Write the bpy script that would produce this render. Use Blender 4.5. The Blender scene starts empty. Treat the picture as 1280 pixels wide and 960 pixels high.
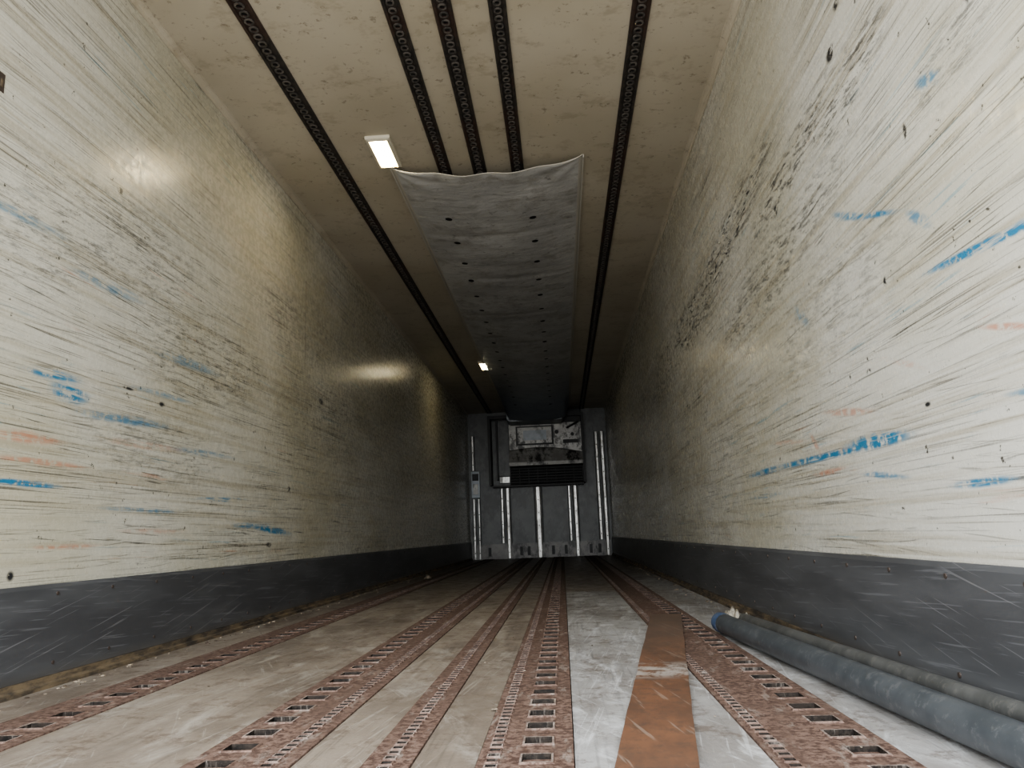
import bpy, bmesh, math, random
from mathutils import Vector, Matrix
random.seed(7)
XL,XR,H,YF,Y0=-1.609,0.851,2.568,13.6,-0.1
XC=(XL+XR)/2
CZ=0.402
# ------------------------------------------------------------ materials
class Mt:
    def __init__(s,name):
        s.m=bpy.data.materials.new(name); s.m.use_nodes=True
        s.nt=s.m.node_tree; s.b=s.nt.nodes['Principled BSDF']
        s.co=s.nt.nodes.new('ShaderNodeTexCoord').outputs['Object']
    def n(s,t,**k):
        x=s.nt.nodes.new(t)
        for a,b in k.items(): setattr(x,a,b)
        return x
    def l(s,a,b): s.nt.links.new(a,b)
    def put(s,inp,v):
        if isinstance(v,bpy.types.NodeSocket): s.l(v,inp)
        elif isinstance(v,(tuple,list)): inp.default_value=tuple(v)+((1,) if len(v)==3 and len(inp.default_value)==4 else ())
        else: inp.default_value=v
    def map(s,loc=(0,0,0),rot=(0,0,0),sc=(1,1,1),typ='POINT'):
        x=s.n('ShaderNodeMapping',vector_type=typ)
        s.l(s.co,x.inputs[0]); x.inputs[1].default_value=loc
        x.inputs[2].default_value=rot; x.inputs[3].default_value=sc
        return x.outputs[0]
    def noise(s,sc=(1,1,1),scale=1,det=3,rough=.55,rot=(0,0,0),loc=(0,0,0),dist=0):
        v=s.co
        if any(rot): v=s.map(rot=rot)
        mp=s.n('ShaderNodeMapping'); s.l(v,mp.inputs[0])
        mp.inputs[1].default_value=loc; mp.inputs[3].default_value=sc
        x=s.n('ShaderNodeTexNoise'); s.l(mp.outputs[0],x.inputs['Vector'])
        x.inputs['Scale'].default_value=scale; x.inputs['Detail'].default_value=det
        x.inputs['Roughness'].default_value=rough; x.inputs['Distortion'].default_value=dist
        return x.outputs[0]
    def rng(s,v,a,b,c=0,d=1):
        x=s.n('ShaderNodeMapRange',interpolation_type='SMOOTHSTEP')
        s.put(x.inputs[0],v)
        for i,q in zip((1,2,3,4),(a,b,c,d)): x.inputs[i].default_value=q
        return x.outputs[0]
    def math(s,op,a,b=0.0):
        x=s.n('ShaderNodeMath',operation=op); s.put(x.inputs[0],a); s.put(x.inputs[1],b)
        return x.outputs[0]
    def mul(s,*a):
        r=a[0]
        for q in a[1:]: r=s.math('MULTIPLY',r,q)
        return r
    def mix(s,f,a,b,mode='MIX'):
        x=s.n('ShaderNodeMix',data_type='RGBA',blend_type=mode)
        s.put(x.inputs[0],f); s.put(x.inputs[6],a); s.put(x.inputs[7],b)
        return x.outputs[2]
    def axis(s,i):
        x=s.n('ShaderNodeSeparateXYZ'); s.l(s.co,x.inputs[0]); return x.outputs[i]
    def blob(s,loc,rot,sc,st=1):
        v=s.map(loc,rot,sc,'TEXTURE')
        x=s.n('ShaderNodeVectorMath',operation='LENGTH'); s.l(v,x.inputs[0])
        return s.rng(x.outputs['Value'],.35,1,st,0)
    def blobs(s,lst):
        r=None
        for (y,z,a,b,r_,st) in lst:
            q=s.blob((0,y,z),(R(r_),0,0),(50,a,b),st)
            r=q if r is None else s.math('MAXIMUM',r,q)
        return r
    def bump(s,h,st=.3,d=.01):
        x=s.n('ShaderNodeBump'); x.inputs['Strength'].default_value=st; x.inputs['Distance'].default_value=d
        s.l(h,x.inputs['Height']); s.l(x.outputs[0],s.b.inputs['Normal'])
    def fin(s,col,rough=.5,metal=0,spec=.5):
        s.put(s.b.inputs['Base Color'],col); s.put(s.b.inputs['Roughness'],rough)
        s.put(s.b.inputs['Metallic'],metal); s.b.inputs['Specular IOR Level'].default_value=spec
        return s.m
R=math.radians
def wall_mat(name,blues,oranges,scuffs,dots,off,base,strk=1.0):
    t=Mt(name); o=(off,off*.7,off*1.3)
    c=t.mix(t.rng(t.noise(scale=.9,det=3,loc=o),.35,.65),base[0],base[1])
    c=t.mix(t.rng(t.noise((1,.7,40),1,3,.6,loc=o),.46,.70,0,.5),c,(.33,.285,.195))
    p1=t.rng(t.noise((1,1,1.7),1.3,4,.65,loc=o),.36,.60,.12,1)
    p2=t.rng(t.noise((1,.8,2.2),2.6,3,.6,loc=(off+9,3,1)),.44,.60)
    s1=t.mul(t.rng(t.noise((1,1.5,230),1,2,.5,loc=o),.56,.67),p1,.75*strk)
    c=t.mix(s1,c,(.075,.068,.055))
    s2=t.mul(t.rng(t.noise((1,2.6,140),1,3,.6,rot=(R(2.5),0,0),loc=o),.61,.67),p2,.8*strk)
    c=t.mix(s2,c,(.045,.042,.038))
    s3=t.mul(t.rng(t.noise((1,3.0,170),1,2,.55,rot=(R(-4),0,0),loc=o),.63,.69),.5*strk)
    c=t.mix(s3,c,(.10,.09,.07))
    nb=t.noise((1,1.8,48),1,4,.65,rot=(R(1),0,0),loc=(off+4,0,2))
    c=t.mix(t.mul(t.rng(nb,.62,.71,0,.5),p1),c,(.11,.27,.35))
    c=t.mix(t.mul(t.rng(nb,.37,.28,0,.4),p2),c,(.48,.23,.14))
    spn=t.noise(scale=30,det=4,rough=.7,loc=o)
    c=t.mix(t.rng(spn,.66,.70,0,.9),c,(.03,.025,.02))
    grain=t.rng(t.noise((1,4,26),3,5,.8,rot=(R(-4),0,0),loc=o),.48,.62)
    c=t.mix(t.mul(t.blobs(scuffs),grain),c,(.045,.045,.047))
    c=t.mix(t.mul(t.blobs(dots),t.rng(spn,.40,.50)),c,(.03,.03,.032))
    g2=t.rng(t.noise((1,3,75),1,4,.7,loc=(off,5,5)),.36,.54)
    g3=t.rng(spn,.33,.56)
    g=t.mul(g2,g3)
    c=t.mix(t.mul(t.blobs(blues),g),c,(.035,.19,.33))
    c=t.mix(t.mul(t.blobs(oranges),g,.75),c,(.46,.17,.09))
    t.bump(t.noise((1,3,14),1.5,3,.5),.12,.003)
    return t.fin(c,t.rng(spn,.3,.7,.18,.36),0,.38)
blL=[(2.41,.92,.13,.045,0,1.1),(2.33,.965,.2,.022,4,1),(2.75,.88,.4,.024,3,.8),(2.22,.61,.22,.014,0,1.2),(4.24,.48,.38,.026,-4,1.2),(3.9,.50,.22,.02,0,1),
 (2.6,1.35,.3,.03,3,.55),(3.6,.62,.4,.014,2,1),(2.1,1.42,.3,.022,3,.6),(3.2,1.2,.4,.03,2,.6),(2.9,.55,.35,.012,0,.8),(3.4,.82,.4,.02,2,.6),(3.0,1.02,.3,.015,2,.6)]
orL=[(2.22,.75,.22,.026,2,.9),(2.3,.68,.32,.016,0,.8),(2.45,.42,.22,.011,0,.9),(2.05,.40,.1,.010,0,.8),(2.9,.80,.4,.02,2,.5),(3.0,.47,.35,.014,0,.5)]
blR=[(2.12,.612,.28,.028,2,1.3),(2.6,.612,.75,.016,1,1.1),(3.25,.62,.4,.018,0,1),(1.50,.925,.30,.014,6,1.3),(1.30,.91,.18,.016,3,1.1),(2.10,1.25,.16,.016,25,.9),(1.98,1.20,.26,.012,20,1),
 (1.59,1.35,.08,.024,25,.8),(1.62,.47,.16,.013,0,1),(1.72,1.08,.08,.022,35,.8),(2.1,.52,.2,.012,6,.8),(2.6,1.1,.12,.03,35,.5),(3.3,.52,.3,.012,0,.7),(1.4,.62,.12,.01,4,.7)]
orR=[(2.3,.72,.25,.016,8,.75),(2.6,.66,.08,.018,40,.8),(1.45,.75,.12,.010,14,.9),(2.5,.56,.2,.012,0,.8),(1.9,.78,.15,.012,18,.5),(2.9,.70,.25,.012,5,.5)]
scL=[(5.0,1.75,1.6,.35,0,.5),(2.7,1.55,.9,.3,3,.5),(3.4,1.25,.9,.3,3,.55),(5.5,1.3,1.6,.5,0,.55),(2.1,1.35,.5,.25,3,.5),(3.0,.8,.8,.2,0,.4)]
scR=[(3.6,1.75,1.3,.16,-4,1.1),(2.6,1.62,.8,.12,-6,.9),(4.6,1.65,1.4,.22,0,1.0),(2.0,1.60,.4,.14,-8,.8),(3.0,1.35,1.4,.2,-5,.7),(6.0,1.6,1.5,.3,0,.8),(2.4,1.05,.9,.25,-5,.4),(1.5,1.35,.3,.12,-10,.5)]
dotL=[(2.62,1.74,.03,.02,0,1),(5.1,1.35,.07,.03,0,1),(4.5,.72,.04,.02,0,1),(2.2,.34,.02,.02,0,1),(3.0,.98,.03,.014,0,1),(2.75,1.0,.05,.008,0,1),(4.2,.40,.05,.02,0,.9)]
dotR=[(2.08,1.75,.045,.03,0,1.4),(2.0,1.85,.03,.02,0,1),(2.75,1.55,.04,.03,0,1.2),(1.93,1.0,.014,.016,0,1),(1.72,1.30,.012,.03,0,1),(2.1,.80,.02,.012,0,1),(1.8,.66,.02,.008,0,1),(1.40,1.42,.015,.03,0,1)]
M_wl=wall_mat('wall_left_paint',blL,orL,scL,dotL,3.1,((.58,.565,.495),(.48,.455,.36)),1.0)
M_wr=wall_mat('wall_right_paint',blR,orR,scR,dotR,17.7,((.59,.58,.53),(.50,.48,.40)),.9)

t=Mt('ceiling_paint')
c=t.mix(t.rng(t.noise(scale=1.2,det=3),.35,.65),(.52,.475,.385),(.45,.405,.315))
c=t.mix(t.rng(t.noise((1,1.3,1),6,5,.72),.52,.66,0,.35),c,(.27,.22,.15))
c=t.mix(t.rng(t.noise(scale=24,det=4,rough=.75),.59,.68,0,.6),c,(.17,.13,.09))
M_ceil=t.fin(c,.45)

t=Mt('kick_panel_rubber')
c=t.mix(t.rng(t.noise((1,1,6),1.5,3,.6),.35,.65),(.066,.068,.073),(.095,.098,.104))
c=t.mix(t.rng(t.noise((1,3,150),1,3,.6,rot=(R(3),0,0)),.60,.66,0,.35),c,(.22,.225,.24))
c=t.mix(t.rng(t.noise((1,2,150),1,3,.6,rot=(R(-12),0,0)),.65,.69,0,.4),c,(.28,.28,.29))
c=t.mix(t.rng(t.axis(2),.0,.07,.7,0),c,(.11,.095,.075))
M_kick=t.fin(c,.45)

t=Mt('sill_wood')
c=t.mix(t.rng(t.noise((1,2,8),4,5,.7),.35,.65),(.16,.12,.075),(.04,.033,.027))
M_sill=t.fin(c,.8)

def plate(name,a,b,white,off,dist=0,bs=.2):
    t=Mt(name); o=(off,off,0)
    c=t.mix(t.rng(t.noise((2,.8,1),1.5,4,.65,loc=o),.38,.62),a,b)
    c=t.mix(t.rng(t.noise((80,1.6,1),1,3,.6,loc=o),.54,.66,0,.45),c,tuple(x*.45 for x in a))
    c=t.mix(t.rng(t.noise((90,2,1),1,3,.6,rot=(0,0,R(8)),loc=o),.60,.65,0,.35),c,white)
    c=t.mix(t.rng(t.noise((70,3,1),1,3,.6,rot=(0,0,R(-24)),loc=o),.63,.67,0,.3),c,white)
    sw=t.noise((3,1,1),2.4,6,.72,loc=(off+3,1,0),dist=dist)
    c=t.mix(t.rng(sw,.48,.70,0,.6),c,white)
    n9=t.noise(scale=9,det=6,rough=.8,loc=o)
    c=t.mix(t.rng(n9,.51,.63,0,.6),c,(.10,.07,.052))
    c=t.mix(t.rng(t.axis(1),3.0,9.5,0,.90),c,(.04,.034,.03))  # daylight falloff toward the front, painted into the plate colour
    t.bump(sw,bs,.012)
    return t.fin(c,t.rng(n9,.3,.7,.34,.6),0,.45)
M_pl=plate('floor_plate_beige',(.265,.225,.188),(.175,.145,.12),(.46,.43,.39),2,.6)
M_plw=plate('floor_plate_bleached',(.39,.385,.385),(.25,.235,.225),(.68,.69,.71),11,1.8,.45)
def rustm(name,a,b,c3,sc=60):
    t=Mt(name)
    nz=t.noise(scale=sc,det=4,rough=.75)
    c=t.mix(t.rng(nz,.40,.60),a,b)
    c=t.mix(t.rng(t.noise((3,1,1),3,5,.7),.45,.62,0,.6),c,c3)
    c=t.mix(t.rng(t.noise((5,1.5,1),5,5,.75,loc=(5,5,0)),.54,.66,0,.5),c,(.32,.28,.25))
    c=t.mix(t.rng(t.axis(1),3.5,10,0,.9),c,(.03,.025,.02))  # rails fade to near-black with distance: fading light put into the colour
    t.bump(nz,.6,.004)
    return t.fin(c,.75,0,.3)
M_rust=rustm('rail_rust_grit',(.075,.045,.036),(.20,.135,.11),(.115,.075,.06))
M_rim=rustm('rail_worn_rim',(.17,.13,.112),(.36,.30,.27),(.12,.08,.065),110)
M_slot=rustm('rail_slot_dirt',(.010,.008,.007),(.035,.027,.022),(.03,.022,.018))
t=Mt('rust_board')
c=t.mix(t.rng(t.noise((4,1.5,1),2,5,.65),.35,.65),(.185,.095,.057),(.12,.068,.046))
c=t.mix(t.rng(t.noise(scale=30,det=5,rough=.8),.48,.62,0,.55),c,(.085,.062,.048))
w=t.blob((.245,2.32,0),(0,0,0),(.3,.16,5))
c=t.mix(t.mul(w,t.rng(t.noise(scale=14,det=6,rough=.75),.42,.56),.8),c,(.42,.39,.36))
c=t.mix(t.rng(t.noise((60,3,1),1,3,.6,rot=(0,0,R(-10))),.6,.66,0,.35),c,(.36,.29,.24))
c=t.mix(t.rng(t.axis(1),2.2,3.4,0,.6),c,(.15,.118,.10))
M_board=t.fin(c,.55,0,.35)

t=Mt('track_steel')
c=t.mix(t.rng(t.noise(scale=30,det=4,rough=.7),.4,.6),(.028,.026,.025),(.055,.047,.041))
c=t.mix(t.rng(t.noise(scale=2.5,det=3),.5,.6,0,.5),c,(.07,.035,.025))
M_track=t.fin(c,.55,.2)
t=Mt('track_ring'); M_ring=t.fin(t.mix(t.rng(t.noise(scale=40,det=3),.4,.6),(.08,.075,.07),(.17,.155,.14)),.5,.3)
t=Mt('void_black'); M_black=t.fin((.006,.006,.006),.7)

t=Mt('duct_fabric')
c=t.mix(t.rng(t.noise(scale=2.2,det=4,rough=.65),.35,.65),(.55,.55,.54),(.43,.43,.425))
c=t.mix(t.rng(t.noise(scale=5,det=6,rough=.78),.49,.63,0,.45),c,(.22,.20,.17))
c=t.mix(t.rng(t.noise(scale=20,det=5,rough=.75,loc=(7,7,7)),.59,.66,0,.6),c,(.10,.085,.07))
c=t.mix(t.rng(t.noise((50,3,1),1,3,rot=(0,0,R(30))),.64,.68,0,.4),c,(.62,.62,.60))
c=t.mix(t.rng(t.axis(1),8.5,12.5,0,.7),c,(.06,.10,.16))  # bluish reflection at the front end, painted into the fabric colour
t.bump(t.noise((2,5,1),3,4,.6),.4,.02)
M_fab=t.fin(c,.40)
t=Mt('duct_hem'); M_hem=t.fin((.50,.48,.43),.6)

t=Mt('lamp_housing'); M_lh=t.fin((.62,.58,.48),.4)
def emis(name,col,st):
    t=Mt(name); t.b.inputs['Emission Color'].default_value=col+(1,); t.b.inputs['Emission Strength'].default_value=st
    return t.fin((.8,.75,.6),.3)
M_l1=emis('lamp_diffuser_glow',(1,.72,.28),22); M_l2=emis('lamp_tube_glow',(1,.90,.62),90)

def metal(name,a,b,d,amt,rough=.4,met=.5):
    t=Mt(name)
    c=t.mix(t.rng(t.noise(scale=5,det=4,rough=.7),.35,.65),a,b)
    c=t.mix(t.rng(t.noise((1,1,.6),4.5,6,.75,loc=(4,4,4)),.48,.60,0,amt),c,d)
    return t.fin(c,rough,met)
M_bulk=metal('bulkhead_panel',(.115,.118,.113),(.08,.083,.08),(.03,.03,.028),.65,.4,.05)
M_strip=metal('bulkhead_strip_metal',(.78,.77,.74),(.55,.54,.51),(.10,.09,.08),.5,.3,.3)
M_dirty=metal('evaporator_metal',(.38,.37,.345),(.24,.23,.215),(.02,.018,.016),.97,.35,.2)
M_dark=metal('dark_metal',(.015,.015,.015),(.028,.028,.028),(.008,.008,.008),.5,.5,.2)
M_bkick=metal('bulkhead_kick_metal',(.17,.16,.15),(.10,.095,.09),(.02,.018,.016),.97,.4,.2)
M_hood=metal('hood_sheet_metal',(.26,.28,.30),(.21,.23,.245),(.10,.10,.10),.5,.35,.2)

def tube(name,a,b,d):
    t=Mt(name)
    c=t.mix(t.rng(t.noise(scale=9,det=4,rough=.65),.35,.65),a,b)
    c=t.mix(t.rng(t.noise(scale=34,det=5,rough=.75),.54,.62,0,.45),c,d)
    return t.fin(c,.42,.1)
M_pole=tube('pole_painted',(.054,.061,.069),(.078,.086,.095),(.15,.155,.16))
M_polecap=tube('pole_cap_blue',(.05,.08,.15),(.08,.11,.17),(.2,.2,.2))
M_bar=tube('bar_galvanised',(.12,.122,.12),(.075,.077,.076),(.18,.175,.165))
t=Mt('debris'); M_deb=t.fin(t.mix(t.rng(t.noise(scale=20,det=3),.4,.6),(.07,.05,.035),(.32,.27,.21)),.8)
t=Mt('rag'); M_rag=t.fin(t.mix(t.rng(t.noise(scale=30,det=3),.4,.6),(.17,.15,.12),(.42,.39,.33)),.8)
t=Mt('rivet'); M_riv=t.fin((.09,.07,.06),.5,.4)

# ------------------------------------------------------------ mesh builder
class MB:
    def __init__(s): s.v=[];s.f=[];s.m=[]; s.mats=[]
    def mi(s,m):
        if m not in s.mats: s.mats.append(m)
        return s.mats.index(m)
    def face(s,pts,m):
        b=len(s.v); s.v+=[tuple(p) for p in pts]; s.f.append(tuple(range(b,b+len(pts)))); s.m.append(s.mi(m))
    def box(s,x0,x1,y0,y1,z0,z1,m):
        b=len(s.v)
        s.v+=[(x0,y0,z0),(x1,y0,z0),(x1,y1,z0),(x0,y1,z0),(x0,y0,z1),(x1,y0,z1),(x1,y1,z1),(x0,y1,z1)]
        for q in ((0,3,2,1),(4,5,6,7),(0,1,5,4),(1,2,6,5),(2,3,7,6),(3,0,4,7)):
            s.f.append(tuple(b+i for i in q)); s.m.append(s.mi(m))
    def loft(s,rings,m,closed=True,cap=True):
        b=len(s.v);n=len(rings[0])
        for r in rings: s.v+=[tuple(p) for p in r]
        for i in range(len(rings)-1):
            for j in range(n if closed else n-1):
                k=(j+1)%n
                s.f.append((b+i*n+j,b+i*n+k,b+(i+1)*n+k,b+(i+1)*n+j)); s.m.append(s.mi(m))
        if cap:
            s.f.append(tuple(b+j for j in range(n))[::-1]); s.m.append(s.mi(m))
            s.f.append(tuple(b+(len(rings)-1)*n+j for j in range(n))); s.m.append(s.mi(m))
    def cyl(s,p0,p1,r,m,n=16,r1=None):
        p0=Vector(p0);p1=Vector(p1);d=(p1-p0).normalized()
        a=d.orthogonal().normalized(); c=d.cross(a); r1=r if r1 is None else r1
        rg=[[p+(a*math.cos(2*math.pi*i/n)+c*math.sin(2*math.pi*i/n))*rr for i in range(n)] for p,rr in ((p0,r),(p1,r1))]
        s.loft(rg,m)
    def obj(s,name,parent=None,smooth=False,bevel=0,recalc=True):
        me=bpy.data.meshes.new(name); me.from_pydata(s.v,[],s.f)
        for m in s.mats: me.materials.append(m)
        me.polygons.foreach_set('material_index',s.m)
        if recalc:
            bm=bmesh.new(); bm.from_mesh(me)
            bmesh.ops.recalc_face_normals(bm,faces=bm.faces); bm.to_mesh(me); bm.free()
        if smooth: me.polygons.foreach_set('use_smooth',[True]*len(me.polygons))
        me.update()
        o=bpy.data.objects.new(name,me); bpy.context.collection.objects.link(o)
        if parent: o.parent=parent
        if bevel:
            md=o.modifiers.new('bevel','BEVEL'); md.width=bevel; md.segments=2; md.limit_method='ANGLE'
        return o
def empty(name,loc=(0,0,0)):
    e=bpy.data.objects.new(name,None); bpy.context.collection.objects.link(e); return e

# ------------------------------------------------------------ shell
b=MB(); b.box(XL-.08,XL,Y0,YF+.1,-.06,H+.08,M_wl)
b.box(XL,XL+.002,1.97,1.993,1.76,1.82,M_riv); b.box(XL+.002,XL+.0035,1.977,1.985,1.775,1.80,M_sill)
b.box(XL,XL+.0015,4.75,4.753,1.55,2.1,M_sill)
b.obj('wall_left')
b=MB(); b.box(XR,XR+.08,Y0,YF+.1,-.06,H+.08,M_wr); b.obj('wall_right')
b=MB(); b.box(XL,XR,Y0,YF+.1,H,H+.08,M_ceil); b.obj('ceiling')
b=MB(); b.box(XL,XR,YF,YF+.1,-.03,H,M_bulk); b.obj('wall_front')
for i,(x,sg) in enumerate(((XL,1),(XR,-1))):
    b=MB(); pr=[(x,H-.03),(x+sg*.006,H-.03),(x+sg*.010,H-.014),(x+sg*.022,H-.006),(x+sg*.03,H-.004),(x+sg*.03,H),(x,H)]
    b.loft([[(q[0],y,q[1]) for q in pr] for y in (Y0,YF)],M_ceil); b.obj('trim_%d'%(i+1))
for nm,x,sg,kt in (('baseboard_left',XL,1,.307),('baseboard_right',XR,-1,.307)):
    b=MB()
    pr=[(x,.035),(x+sg*.014,.035),(x+sg*.014,kt-.012),(x+sg*.008,kt),(x,kt)]
    b.loft([[(q[0],y,q[1]) for q in pr] for y in (Y0,YF)],M_kick)
    y=.3
    while y<13:
        for z in (kt-.03,.07):
            xx=x+sg*.014; b.cyl((xx-.001*sg,y,z),(xx+.003*sg,y,z),.006,M_riv,8)
        y+=.30
    b.obj(nm)
for i,(x,sg) in enumerate(((XL,1),(XR,-1))):
    b=MB(); pr=[(x,0),(x+sg*.034,0),(x+sg*.034,.014),(x+sg*.022,.018),(x+sg*.022,.034),(x,.034)]
    rings=[];y=Y0
    while y<YF:
        rings.append([(q[0]+(random.uniform(-.002,.002) if 0<j<5 else 0),y,q[1]+(random.uniform(-.0015,.0015) if 1<j<4 else 0)) for j,q in enumerate(pr)]); y+=.08
    rings.append([(q[0],YF,q[1]) for q in pr])
    b.loft(rings,M_sill); b.obj('trim_%d'%(i+3))

# ------------------------------------------------------------ floor + rails
b=MB(); b.box(XL,XR,Y0,YF,-.06,-.024,M_black)
rails=[('A',-1.38,-1.19),('B',-.73,-.52),('C',-.385,-.295),('D',-.175,.0),('F',.345,.575)]
edges=[XL]+[v for r_ in rails for v in r_[1:]]+[XR]
for i in range(0,len(edges),2):
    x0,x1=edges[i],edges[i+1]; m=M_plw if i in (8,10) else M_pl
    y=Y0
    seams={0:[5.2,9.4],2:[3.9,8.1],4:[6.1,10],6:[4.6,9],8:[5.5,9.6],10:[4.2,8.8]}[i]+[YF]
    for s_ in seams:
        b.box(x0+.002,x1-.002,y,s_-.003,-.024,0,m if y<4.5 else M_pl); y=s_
b.obj('floor')
def holes(b,x0,x1,hx0,hx1,pitch,hl,rim,zt,ya=Y0,yb=YF,dep=.022):
    y=ya; zb=zt-dep; big=pitch>.08
    while y<yb-.001:
        y1=min(y+pitch,yb); ym=(y+y1)/2
        j1=random.uniform(-.004,.004) if big else 0; a=ym-hl/2+j1; c_=ym+hl/2+j1*.3
        if y1-y<pitch*.9:
            b.face([(x0,y,zt),(x1,y,zt),(x1,y1,zt),(x0,y1,zt)],M_rust); y=y1; continue
        X0,X1=hx0-rim,hx1+rim;A,C=a-rim,c_+rim
        b.face([(x0,y,zt),(X0,y,zt),(X0,y1,zt),(x0,y1,zt)],M_rust)
        b.face([(X1,y,zt),(x1,y,zt),(x1,y1,zt),(X1,y1,zt)],M_rust)
        b.face([(X0,y,zt),(X1,y,zt),(X1,A,zt),(X0,A,zt)],M_rust)
        b.face([(X0,C,zt),(X1,C,zt),(X1,y1,zt),(X0,y1,zt)],M_rust)
        zr=zt+.003
        O=[(X0,A),(X1,A),(X1,C),(X0,C)]; k=rim*.35
        Q=[(X0+k,A+k),(X1-k,A+k),(X1-k,C-k),(X0+k,C-k)]
        I=[(hx0,a),(hx1,a),(hx1,c_),(hx0,c_)]
        mr_=M_rim if random.random()<.75 else M_rust
        zfill=zb if (not big or random.random()<.8) else zt-.007
        for j in range(4):
            l=(j+1)%4
            b.face([O[j]+(zt,),O[l]+(zt,),Q[l]+(zr,),Q[j]+(zr,)],M_rust)
            b.face([Q[j]+(zr,),Q[l]+(zr,),I[l]+(zr,),I[j]+(zr,)],mr_)
            b.face([I[j]+(zr,),I[l]+(zr,),I[l]+(zfill,),I[j]+(zfill,)],M_slot)
        b.face([q+(zfill,) for q in I],M_slot if zfill==zb else M_rust)
        y=y1
def flat(b,x0,x1,m,zt): b.face([(x0,Y0,zt),(x1,Y0,zt),(x1,YF,zt),(x0,YF,zt)],m)
zt=.003
def rail(segs,x0,x1):
    b=MB()
    for s_ in segs:
        if s_[0]=='flat': flat(b,s_[1],s_[2],M_rust,zt)
        if s_[0]=='slot': holes(b,s_[1],s_[2],s_[1]+.016,s_[2]-.016,.118,.048,.006,zt)
        if s_[0]=='perf': holes(b,s_[1],s_[2],s_[1]+.008,s_[2]-.008,.034,.015,.004,zt,dep=.012)
    for x in (x0,x1): b.face([(x,Y0,zt),(x,YF,zt),(x,YF,-.024),(x,Y0,-.024)],M_rust)
    return b.obj('floor_rail',recalc=False)
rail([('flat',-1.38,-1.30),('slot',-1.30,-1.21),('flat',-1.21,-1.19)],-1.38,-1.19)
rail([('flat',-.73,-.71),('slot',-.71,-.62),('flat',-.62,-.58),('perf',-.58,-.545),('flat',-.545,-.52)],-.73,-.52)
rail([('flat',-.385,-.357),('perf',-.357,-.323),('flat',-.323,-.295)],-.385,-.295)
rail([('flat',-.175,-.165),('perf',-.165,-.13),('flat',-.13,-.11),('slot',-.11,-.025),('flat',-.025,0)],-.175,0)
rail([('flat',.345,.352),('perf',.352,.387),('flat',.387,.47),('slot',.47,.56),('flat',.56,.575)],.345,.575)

# loose rusty board on the floor
b=MB(); pts=[]
N=24
for i in range(N+1):
    f=i/N; y=1.0+f*(3.80-1.0)
    cx=.14+(y-1.435)*(.465-.14)/(3.80-1.435); w=.070
    j=random.uniform(-.0015,.0015)
    z=.0067
    pts.append([(cx-w+j,y,z),(cx+w+j,y-.015,z),(cx+w+j,y-.015,z+.004),(cx-w+j,y,z+.004)])
b.loft(pts,M_board); b.obj('rusty_board')

# ------------------------------------------------------------ ceiling tracks
def track(x0,x1):
    b=MB(); cx=(x0+x1)/2; w=(x1-x0)/2; zc=H
    pr=[(cx-w,zc),(cx-w,zc-.008),(cx-w*.86,zc-.014),(cx-w*.62,zc-.014),(cx-w*.55,zc-.007),(cx+w*.55,zc-.007),(cx+w*.62,zc-.014),(cx+w*.86,zc-.014),(cx+w,zc-.008),(cx+w,zc)]
    b.loft([[(q[0],y,q[1]) for q in pr] for y in (Y0,YF-.03)],M_track)
    y=1.6; ro,ri=w*.50,w*.30
    while y<YF-.1:
        n=10 if y<7 else 6
        c0=[(cx+ro*math.cos(2*math.pi*i/n),y+ro*math.sin(2*math.pi*i/n),zc-.008) for i in range(n)]
        c1=[(p[0],p[1],zc-.013) for p in c0]
        c2=[(cx+ri*math.cos(2*math.pi*i/n),y+ri*math.sin(2*math.pi*i/n),zc-.013) for i in range(n)]
        c3=[(p[0],p[1],zc-.0072) for p in c2]
        for i in range(n):
            k=(i+1)%n
            b.face([c0[i],c0[k],c1[k],c1[i]],M_ring); b.face([c1[i],c1[k],c2[k],c2[i]],M_ring); b.face([c2[i],c2[k],c3[k],c3[i]],M_track)
        b.face(c3,M_black)
        y+=.05
    return b.obj('ceiling_track')
for a_,c_ in ((-1.25,-1.165),(-.635,-.56),(-.43,-.35),(-.20,-.125),(.40,.48)): track(a_,c_)

# ------------------------------------------------------------ lamps
def lamp(x0,x1,y0,y1):
    e=empty('ceiling_lamp')
    b=MB(); z=H
    k=.018
    O=[(x0,y0),(x1,y0),(x1,y1),(x0,y1)]; I=[(x0+k,y0+k),(x1-k,y0+k),(x1-k,y1-k),(x0+k,y1-k)]
    for j in range(4):
        l=(j+1)%4
        b.face([O[j]+(z,),O[l]+(z,),O[l]+(z-.018,),O[j]+(z-.018,)],M_lh)
        b.face([O[j]+(z-.018,),O[l]+(z-.018,),I[l]+(z-.026,),I[j]+(z-.026,)],M_lh)
        b.face([I[j]+(z-.026,),I[l]+(z-.026,),I[l]+(z-.004,),I[j]+(z-.004,)],M_lh)
    b.obj('housing',e)
    b=MB(); b.box(x0+k,x1-k,y0+k,y1-k,z-.014,z-.004,M_l1); b.obj('diffuser',e)
    b=MB(); cx=(x0+x1)/2
    for dx in (-.018,.018): b.cyl((cx+dx,y0+k+.02,z-.021),(cx+dx,y1-k-.02,z-.021),.006,M_l2,8)
    b.obj('tubes',e)
lamp(-.972,-.835,3.80,4.14); lamp(-.965,-.84,9.43,9.85)

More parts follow.
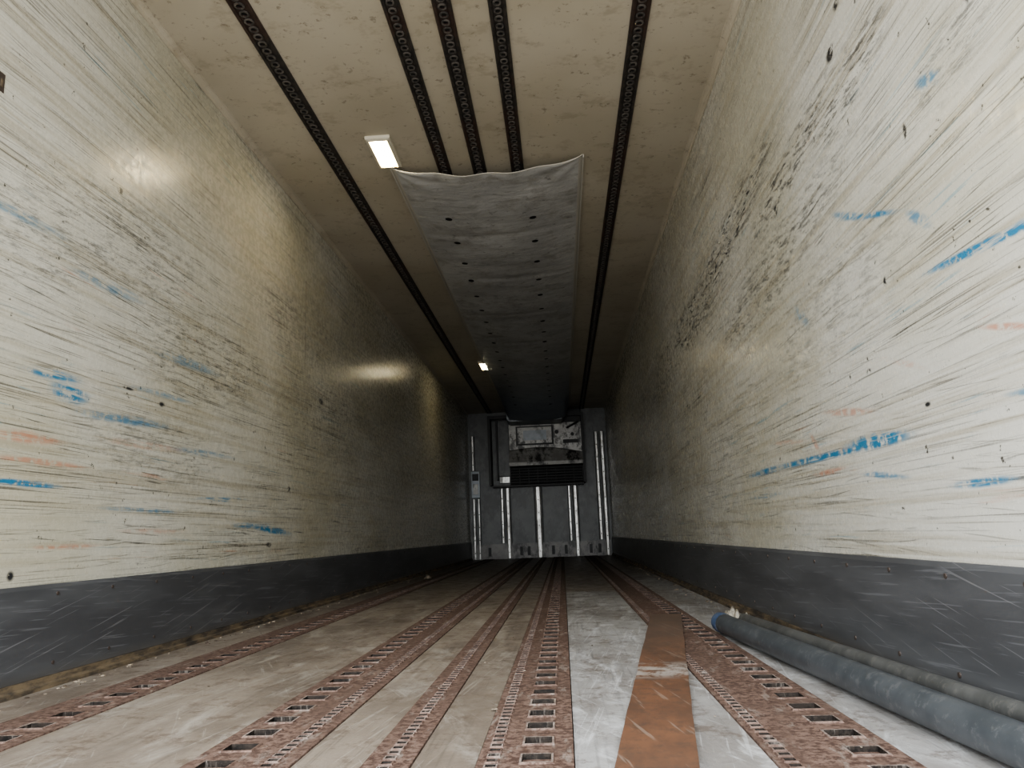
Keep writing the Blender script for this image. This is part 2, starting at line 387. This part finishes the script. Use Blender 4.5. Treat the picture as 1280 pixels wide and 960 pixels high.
# ------------------------------------------------------------ fabric air duct
b=MB(); NX,NY=48,260; x0,x1=-.905,.225; ya,yb=4.17,12.92
def dz(u,v):
    y=ya+(yb-ya)*v; d=y-ya
    s_=.064*math.sin(math.pi*min(max(u,0),1))**.8
    for k_,yc in enumerate((.95,1.9,3.0,4.1,5.2,6.3)):   # sewn cross seams
        s_-=.008*math.exp(-((d-yc-.03*math.sin(u*5+k_))/.035)**2)*math.sin(math.pi*u)
    e=math.exp(-d/.35)
    s_+=.010*e*math.sin(u*22)*math.sin(math.pi*u)
    for uc in (0,1):
        du=abs(u-uc); ang=math.atan2(d,du*1.13+1e-6); rr=math.hypot(d,du*1.13)
        s_+=.012*math.sin(ang*9)*math.exp(-rr/.28)*min(1,rr/.05)*math.sin(math.pi*u)**.3
    s_+=.0025*math.sin(d*9+4*u)*math.sin(math.pi*u)+.0015*math.sin(d*21-9*u)*math.sin(math.pi*u)
    if y>11.6: s_+=.20*((y-11.6)/(yb-11.6))**1.5*min(1,math.sin(math.pi*u)*4)
    return H-.018-s_
for j in range(NY+1):
    v=(j/NY)**1.35
    for i in range(NX+1):
        u=i/NX; y=ya+(yb-ya)*v
        y+= -.03*(abs(2*u-1)**6)*math.exp(-(y-ya)/.3)+.004*math.sin(u*17)*math.exp(-(y-ya)/.2)
        b.v.append((x0+(x1-x0)*u,y,dz(u,v)))
for j in range(NY):
    for i in range(NX):
        a=j*(NX+1)+i; b.f.append((a,a+1,a+NX+2,a+NX+1)); b.m.append(b.mi(M_fab if 0<i<NX-1 and j>1 else M_hem))
duct=empty('fabric_air_duct')
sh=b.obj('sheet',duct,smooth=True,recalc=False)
md=sh.modifiers.new('thick','SOLIDIFY'); md.thickness=.003; md.offset=1
b=MB()
for x in (x0,x1): b.box(x-.008,x+.008,ya,yb,H-.018,H,M_hem)
b.obj('battens',duct)
b=MB(); y=4.83; k=0
while y<12.5:
    for xx in (-.66,-.095):
        yy=y+(.03 if xx>-.3 else 0); n=12
        q=[]
        for i in range(n):
            px=xx+.024*math.cos(2*math.pi*i/n); py=yy+.024*math.sin(2*math.pi*i/n)
            q.append((px,py,dz((px-x0)/(x1-x0),(py-ya)/(yb-ya))-.0045))
        b.face(q,M_black)
    y+=.43
b.obj('vent_holes',duct,recalc=False)

# ------------------------------------------------------------ front bulkhead
def vstrip(x,w,z0,z1,m=M_strip,d=.06):
    b=MB(); pr=[(x-w,YF-.03),(x-w,YF-d*.8),(x-w*.5,YF-d),(x+w*.5,YF-d),(x+w,YF-d*.8),(x+w,YF-.03)]
    b.loft([[(q[0],q[1],z) for q in pr] for z in (z0,z1)],m)
    zb=max(z0,.26)
    b.box(x-w*1.5,x-w*1.02,YF-.03,YF,zb,z1,M_dark); b.box(x+w*1.02,x+w*1.5,YF-.03,YF,zb,z1,M_dark)
    b.box(x-w*.98,x+w*.98,YF-.03,YF,zb,z1,M_dark)
    n=int((z1-z0)/.22)
    for i in range(n): b.cyl((x,YF-d-.004,z0+.1+i*.22),(x,YF-d+.002,z0+.1+i*.22),.010,M_dark,8)
    b.obj('bulkhead_rail')
for x,w,z0,z1 in ((-1.525,.022,.01,1.04),(-1.525,.022,1.54,2.15),(-1.44,.016,.01,1.04),(-1.03,.022,.27,1.21),(-.93,.034,.01,1.21),(-.40,.05,.01,1.21),(.145,.022,.27,1.21),(.25,.036,.01,1.21),(.665,.026,.27,2.14),(.765,.030,.01,2.14)):
    vstrip(x,w,z0,z1)
b=MB(); b.box(XL+.035,XR-.035,YF-.025,YF,-.0,.255,M_bkick)
for x in (-1.3,-.75,-.62,-.2,.02,.45,.6): b.box(x,x+.05,YF-.034,YF-.025,.05,.20,M_dark)
b.obj('baseboard_front')
b=MB(); b.box(-1.56,-1.41,YF-.10,YF,1.06,1.52,M_hood); b.box(-1.54,-1.43,YF-.108,YF-.10,1.36,1.48,M_dark); b.box(-1.53,-1.44,YF-.108,YF-.10,1.12,1.30,M_dirty)
b.obj('electrical_box',bevel=.006)
un=empty('refrigeration_unit')
b=MB(); yf=13.28
b.box(-.86,.41,yf,YF,1.56,2.30,M_dirty); b.box(-.86,.41,yf+.05,YF,2.30,2.52,M_dark)
b.obj('housing',un,bevel=.01)
b=MB()
for x in (-1.20,.43): b.box(x-.022,x+.022,13.25,YF,1.25,2.46,M_dark)
b.box(-1.10,-1.07,13.45,YF,1.35,2.4,M_dark)
b.box(-1.178,.408,13.26,13.32,2.40,2.46,M_dark); b.box(-1.178,.408,13.4,YF,1.22,1.25,M_dark)
b.obj('frame',un)
b=MB(); b.box(-1.065,-.865,13.5,YF,1.42,2.36,M_bulk)
b.box(-1.05,-.95,13.47,13.5,1.30,1.40,M_dirty); b.box(-1.0,-.88,13.45,13.5,1.30,1.40,M_strip); b.obj('side_panel',un)
b=MB(); rings=[]
for i in range(13):
    f=i/12; x=-.86+f*1.27; top=1.84-.07*f+.07*math.sin(math.pi*f)
    rings.append([(x,yf,1.56),(x,yf-.10,1.56),(x,yf-.11,1.62),(x,yf-.06,top-.02),(x,yf,top)])
b.loft(rings,M_dirty); b.obj('cowl',un)
b=MB(); b.box(-.73,-.08,yf-.02,yf,1.92,2.25,M_dark); b.box(-.70,-.11,yf-.035,yf-.02,1.945,2.225,M_dirty)
b.box(-.60,-.20,yf-.045,yf-.035,2.0,2.17,M_hood)
b.cyl((-.02,yf-.03,2.13),(-.02,yf,2.13),.035,M_dark); b.cyl((.25,yf-.03,2.08),(.25,yf,2.08),.03,M_dark)
b.box(.08,.35,yf-.02,yf,1.93,1.99,M_dark)
b.cyl((.15,yf-.03,2.19),(.36,yf-.03,2.29),.016,M_dark,8)
b.obj('access_panel',un)
b=MB(); b.box(-.86,.41,yf+.12,YF,1.26,1.55,M_black)
for i in range(6): b.box(-.86,.41,yf+.07,yf+.10,1.285+i*.047,1.297+i*.047,M_dark)
for i in range(9): b.box(-.86+i*.157,-.85+i*.157,yf+.075,yf+.12,1.26,1.55,M_dark)
b.obj('return_grille',un)
b=MB(); rings=[]
for y,zb in ((12.94,2.30),(13.24,2.27)):
    rings.append([(-.86,y,H-.002),(-.86,y,zb+.04),(-.82,y,zb),(.07,y,zb),(.11,y,zb+.04),(.11,y,H-.002)])
b.loft(rings,M_hood); b.obj('outlet_hood',un)

# ------------------------------------------------------------ pole, bar, debris
def pipe(name,p0,p1,r,m,cap):
    e=empty(name); b=MB(); P0=Vector(p0);P1=Vector(p1);d=(P1-P0).normalized(); n=28
    a=Vector((0,0,1)); s_=d.cross(a).normalized()
    ring=lambda p,rr:[p+(a*math.cos(2*math.pi*i/n)+s_*math.sin(2*math.pi*i/n))*rr for i in range(n)]
    b.loft([ring(P0,r),ring(P0+(P1-P0)*.33,r*1.003),ring(P0+(P1-P0)*.66,r),ring(P1,r)],m,cap=False)
    b.loft([ring(P0,r),ring(P0,r*.82),ring(P0+d*.06,r*.82)],M_black,cap=True)
    b.obj('tube',e)
    b=MB(); b.loft([ring(P0-d*.006,r*.84),ring(P0-d*.006,r*1.04),ring(P0+d*.05,r*1.04),ring(P0+d*.053,r)],cap,cap=False)
    b.obj('collar',e)
    for o in e.children:
        o.data.polygons.foreach_set('use_smooth',[True]*len(o.data.polygons))
        md=o.modifiers.new('es','EDGE_SPLIT'); md.split_angle=.6
pipe('steel_pole',(.590,3.12,.042),(.735,1.0,.042),.036,M_pole,M_polecap)
pipe('support_bar',(.728,3.34,.025),(.806,1.25,.058),.023,M_bar,M_bar)
b=MB(); n=14
for (cx,cy,sx,sy,ht) in ((.725,3.56,.06,.08,.045),(.765,3.47,.035,.05,.03)):
    base=len(b.v)
    for j in range(n+1):
        for i in range(n+1):
            u=i/n*2-1;v=j/n*2-1; rr=math.hypot(u,v)
            z=.002+max(0,(1-rr*rr))*ht*(.6+.5*math.sin(u*7+v*5)+.3*math.sin(v*11-u*6))
            b.v.append((cx+u*sx*(1+.2*math.sin(v*6)),cy+v*sy*(1+.2*math.sin(u*5)),max(.002,z)))
    for j in range(n):
        for i in range(n):
            a=base+j*(n+1)+i
            uc=(i+.5)/n*2-1; vc=(j+.5)/n*2-1
            if math.hypot(uc,vc)<.95: b.f.append((a,a+1,a+n+2,a+n+1)); b.m.append(b.mi(M_rag))
b.obj('crumpled_rag',smooth=True)
b=MB()
def chip(x,y,s_,z0=.0005):
    a=random.uniform(0,6.28); n=random.choice((4,5,6)); h_=s_*random.uniform(.15,.5)
    q=[(x+s_*random.uniform(.6,1.2)*math.cos(a+2*math.pi*i/n),y+s_*random.uniform(.6,1.5)*math.sin(a+2*math.pi*i/n)) for i in range(n)]
    b.loft([[p+(z0,) for p in q],[(x+(p[0]-x)*.7,y+(p[1]-y)*.7,z0+h_) for p in q]],M_deb)
for i in range(170):
    y=random.uniform(1.8,9); chip(XL+.036+abs(random.gauss(0,.03))+.012,y,random.uniform(.003,.011))
for i in range(120):
    y=random.uniform(3.7,9); chip(XR-.05-abs(random.gauss(0,.04)),y,random.uniform(.003,.011))
for i in range(110): chip(random.uniform(-1.5,.55),random.uniform(1.5,8),random.uniform(.002,.005),.0045)
chip(-1.40,8.0,.05); chip(-1.44,8.3,.03); chip(-.27,2.6,.012); chip(-.18,1.9,.008,.004)
b.obj('scattered_debris')

# ------------------------------------------------------------ world / light / camera
w=bpy.data.worlds.new('overcast_sky'); bpy.context.scene.world=w; w.use_nodes=True
nt=w.node_tree; bg=nt.nodes['Background']
tc=nt.nodes.new('ShaderNodeTexCoord'); sp=nt.nodes.new('ShaderNodeSeparateXYZ'); nt.links.new(tc.outputs['Generated'],sp.inputs[0])
mr=nt.nodes.new('ShaderNodeMapRange'); mr.inputs[1].default_value=-.15; mr.inputs[2].default_value=.12
nt.links.new(sp.outputs[2],mr.inputs[0])
mx=nt.nodes.new('ShaderNodeMix'); mx.data_type='RGBA'; nt.links.new(mr.outputs[0],mx.inputs[0])
mx.inputs[6].default_value=(.43,.42,.405,1); mx.inputs[7].default_value=(.93,.97,1.0,1)
nt.links.new(mx.outputs[2],bg.inputs[0]); bg.inputs[1].default_value=11.2
pl=bpy.data.lights.new('doorway_portal','AREA'); pl.shape='RECTANGLE'; pl.size=XR-XL; pl.size_y=H
pl.cycles.is_portal=True
po=bpy.data.objects.new('doorway_portal',pl); bpy.context.collection.objects.link(po)
po.location=(XC,Y0,H/2); po.rotation_euler=(R(90),0,0)
try: bpy.context.scene.view_settings.look='AgX - Medium High Contrast'
except Exception: pass

cam=bpy.data.cameras.new('camera'); co=bpy.data.objects.new('camera',cam); bpy.context.collection.objects.link(co)
cam.sensor_width=36; cam.lens=36*960/1280; cam.clip_start=.01
ya_,pi_,ro_=.0574,.194,.0389
co.matrix_world=Matrix.Translation((0,0,CZ))@Matrix.Rotation(ya_,4,'Z')@Matrix.Rotation(math.pi/2+pi_,4,'X')@Matrix.Rotation(-ro_,4,'Z')
bpy.context.scene.camera=co
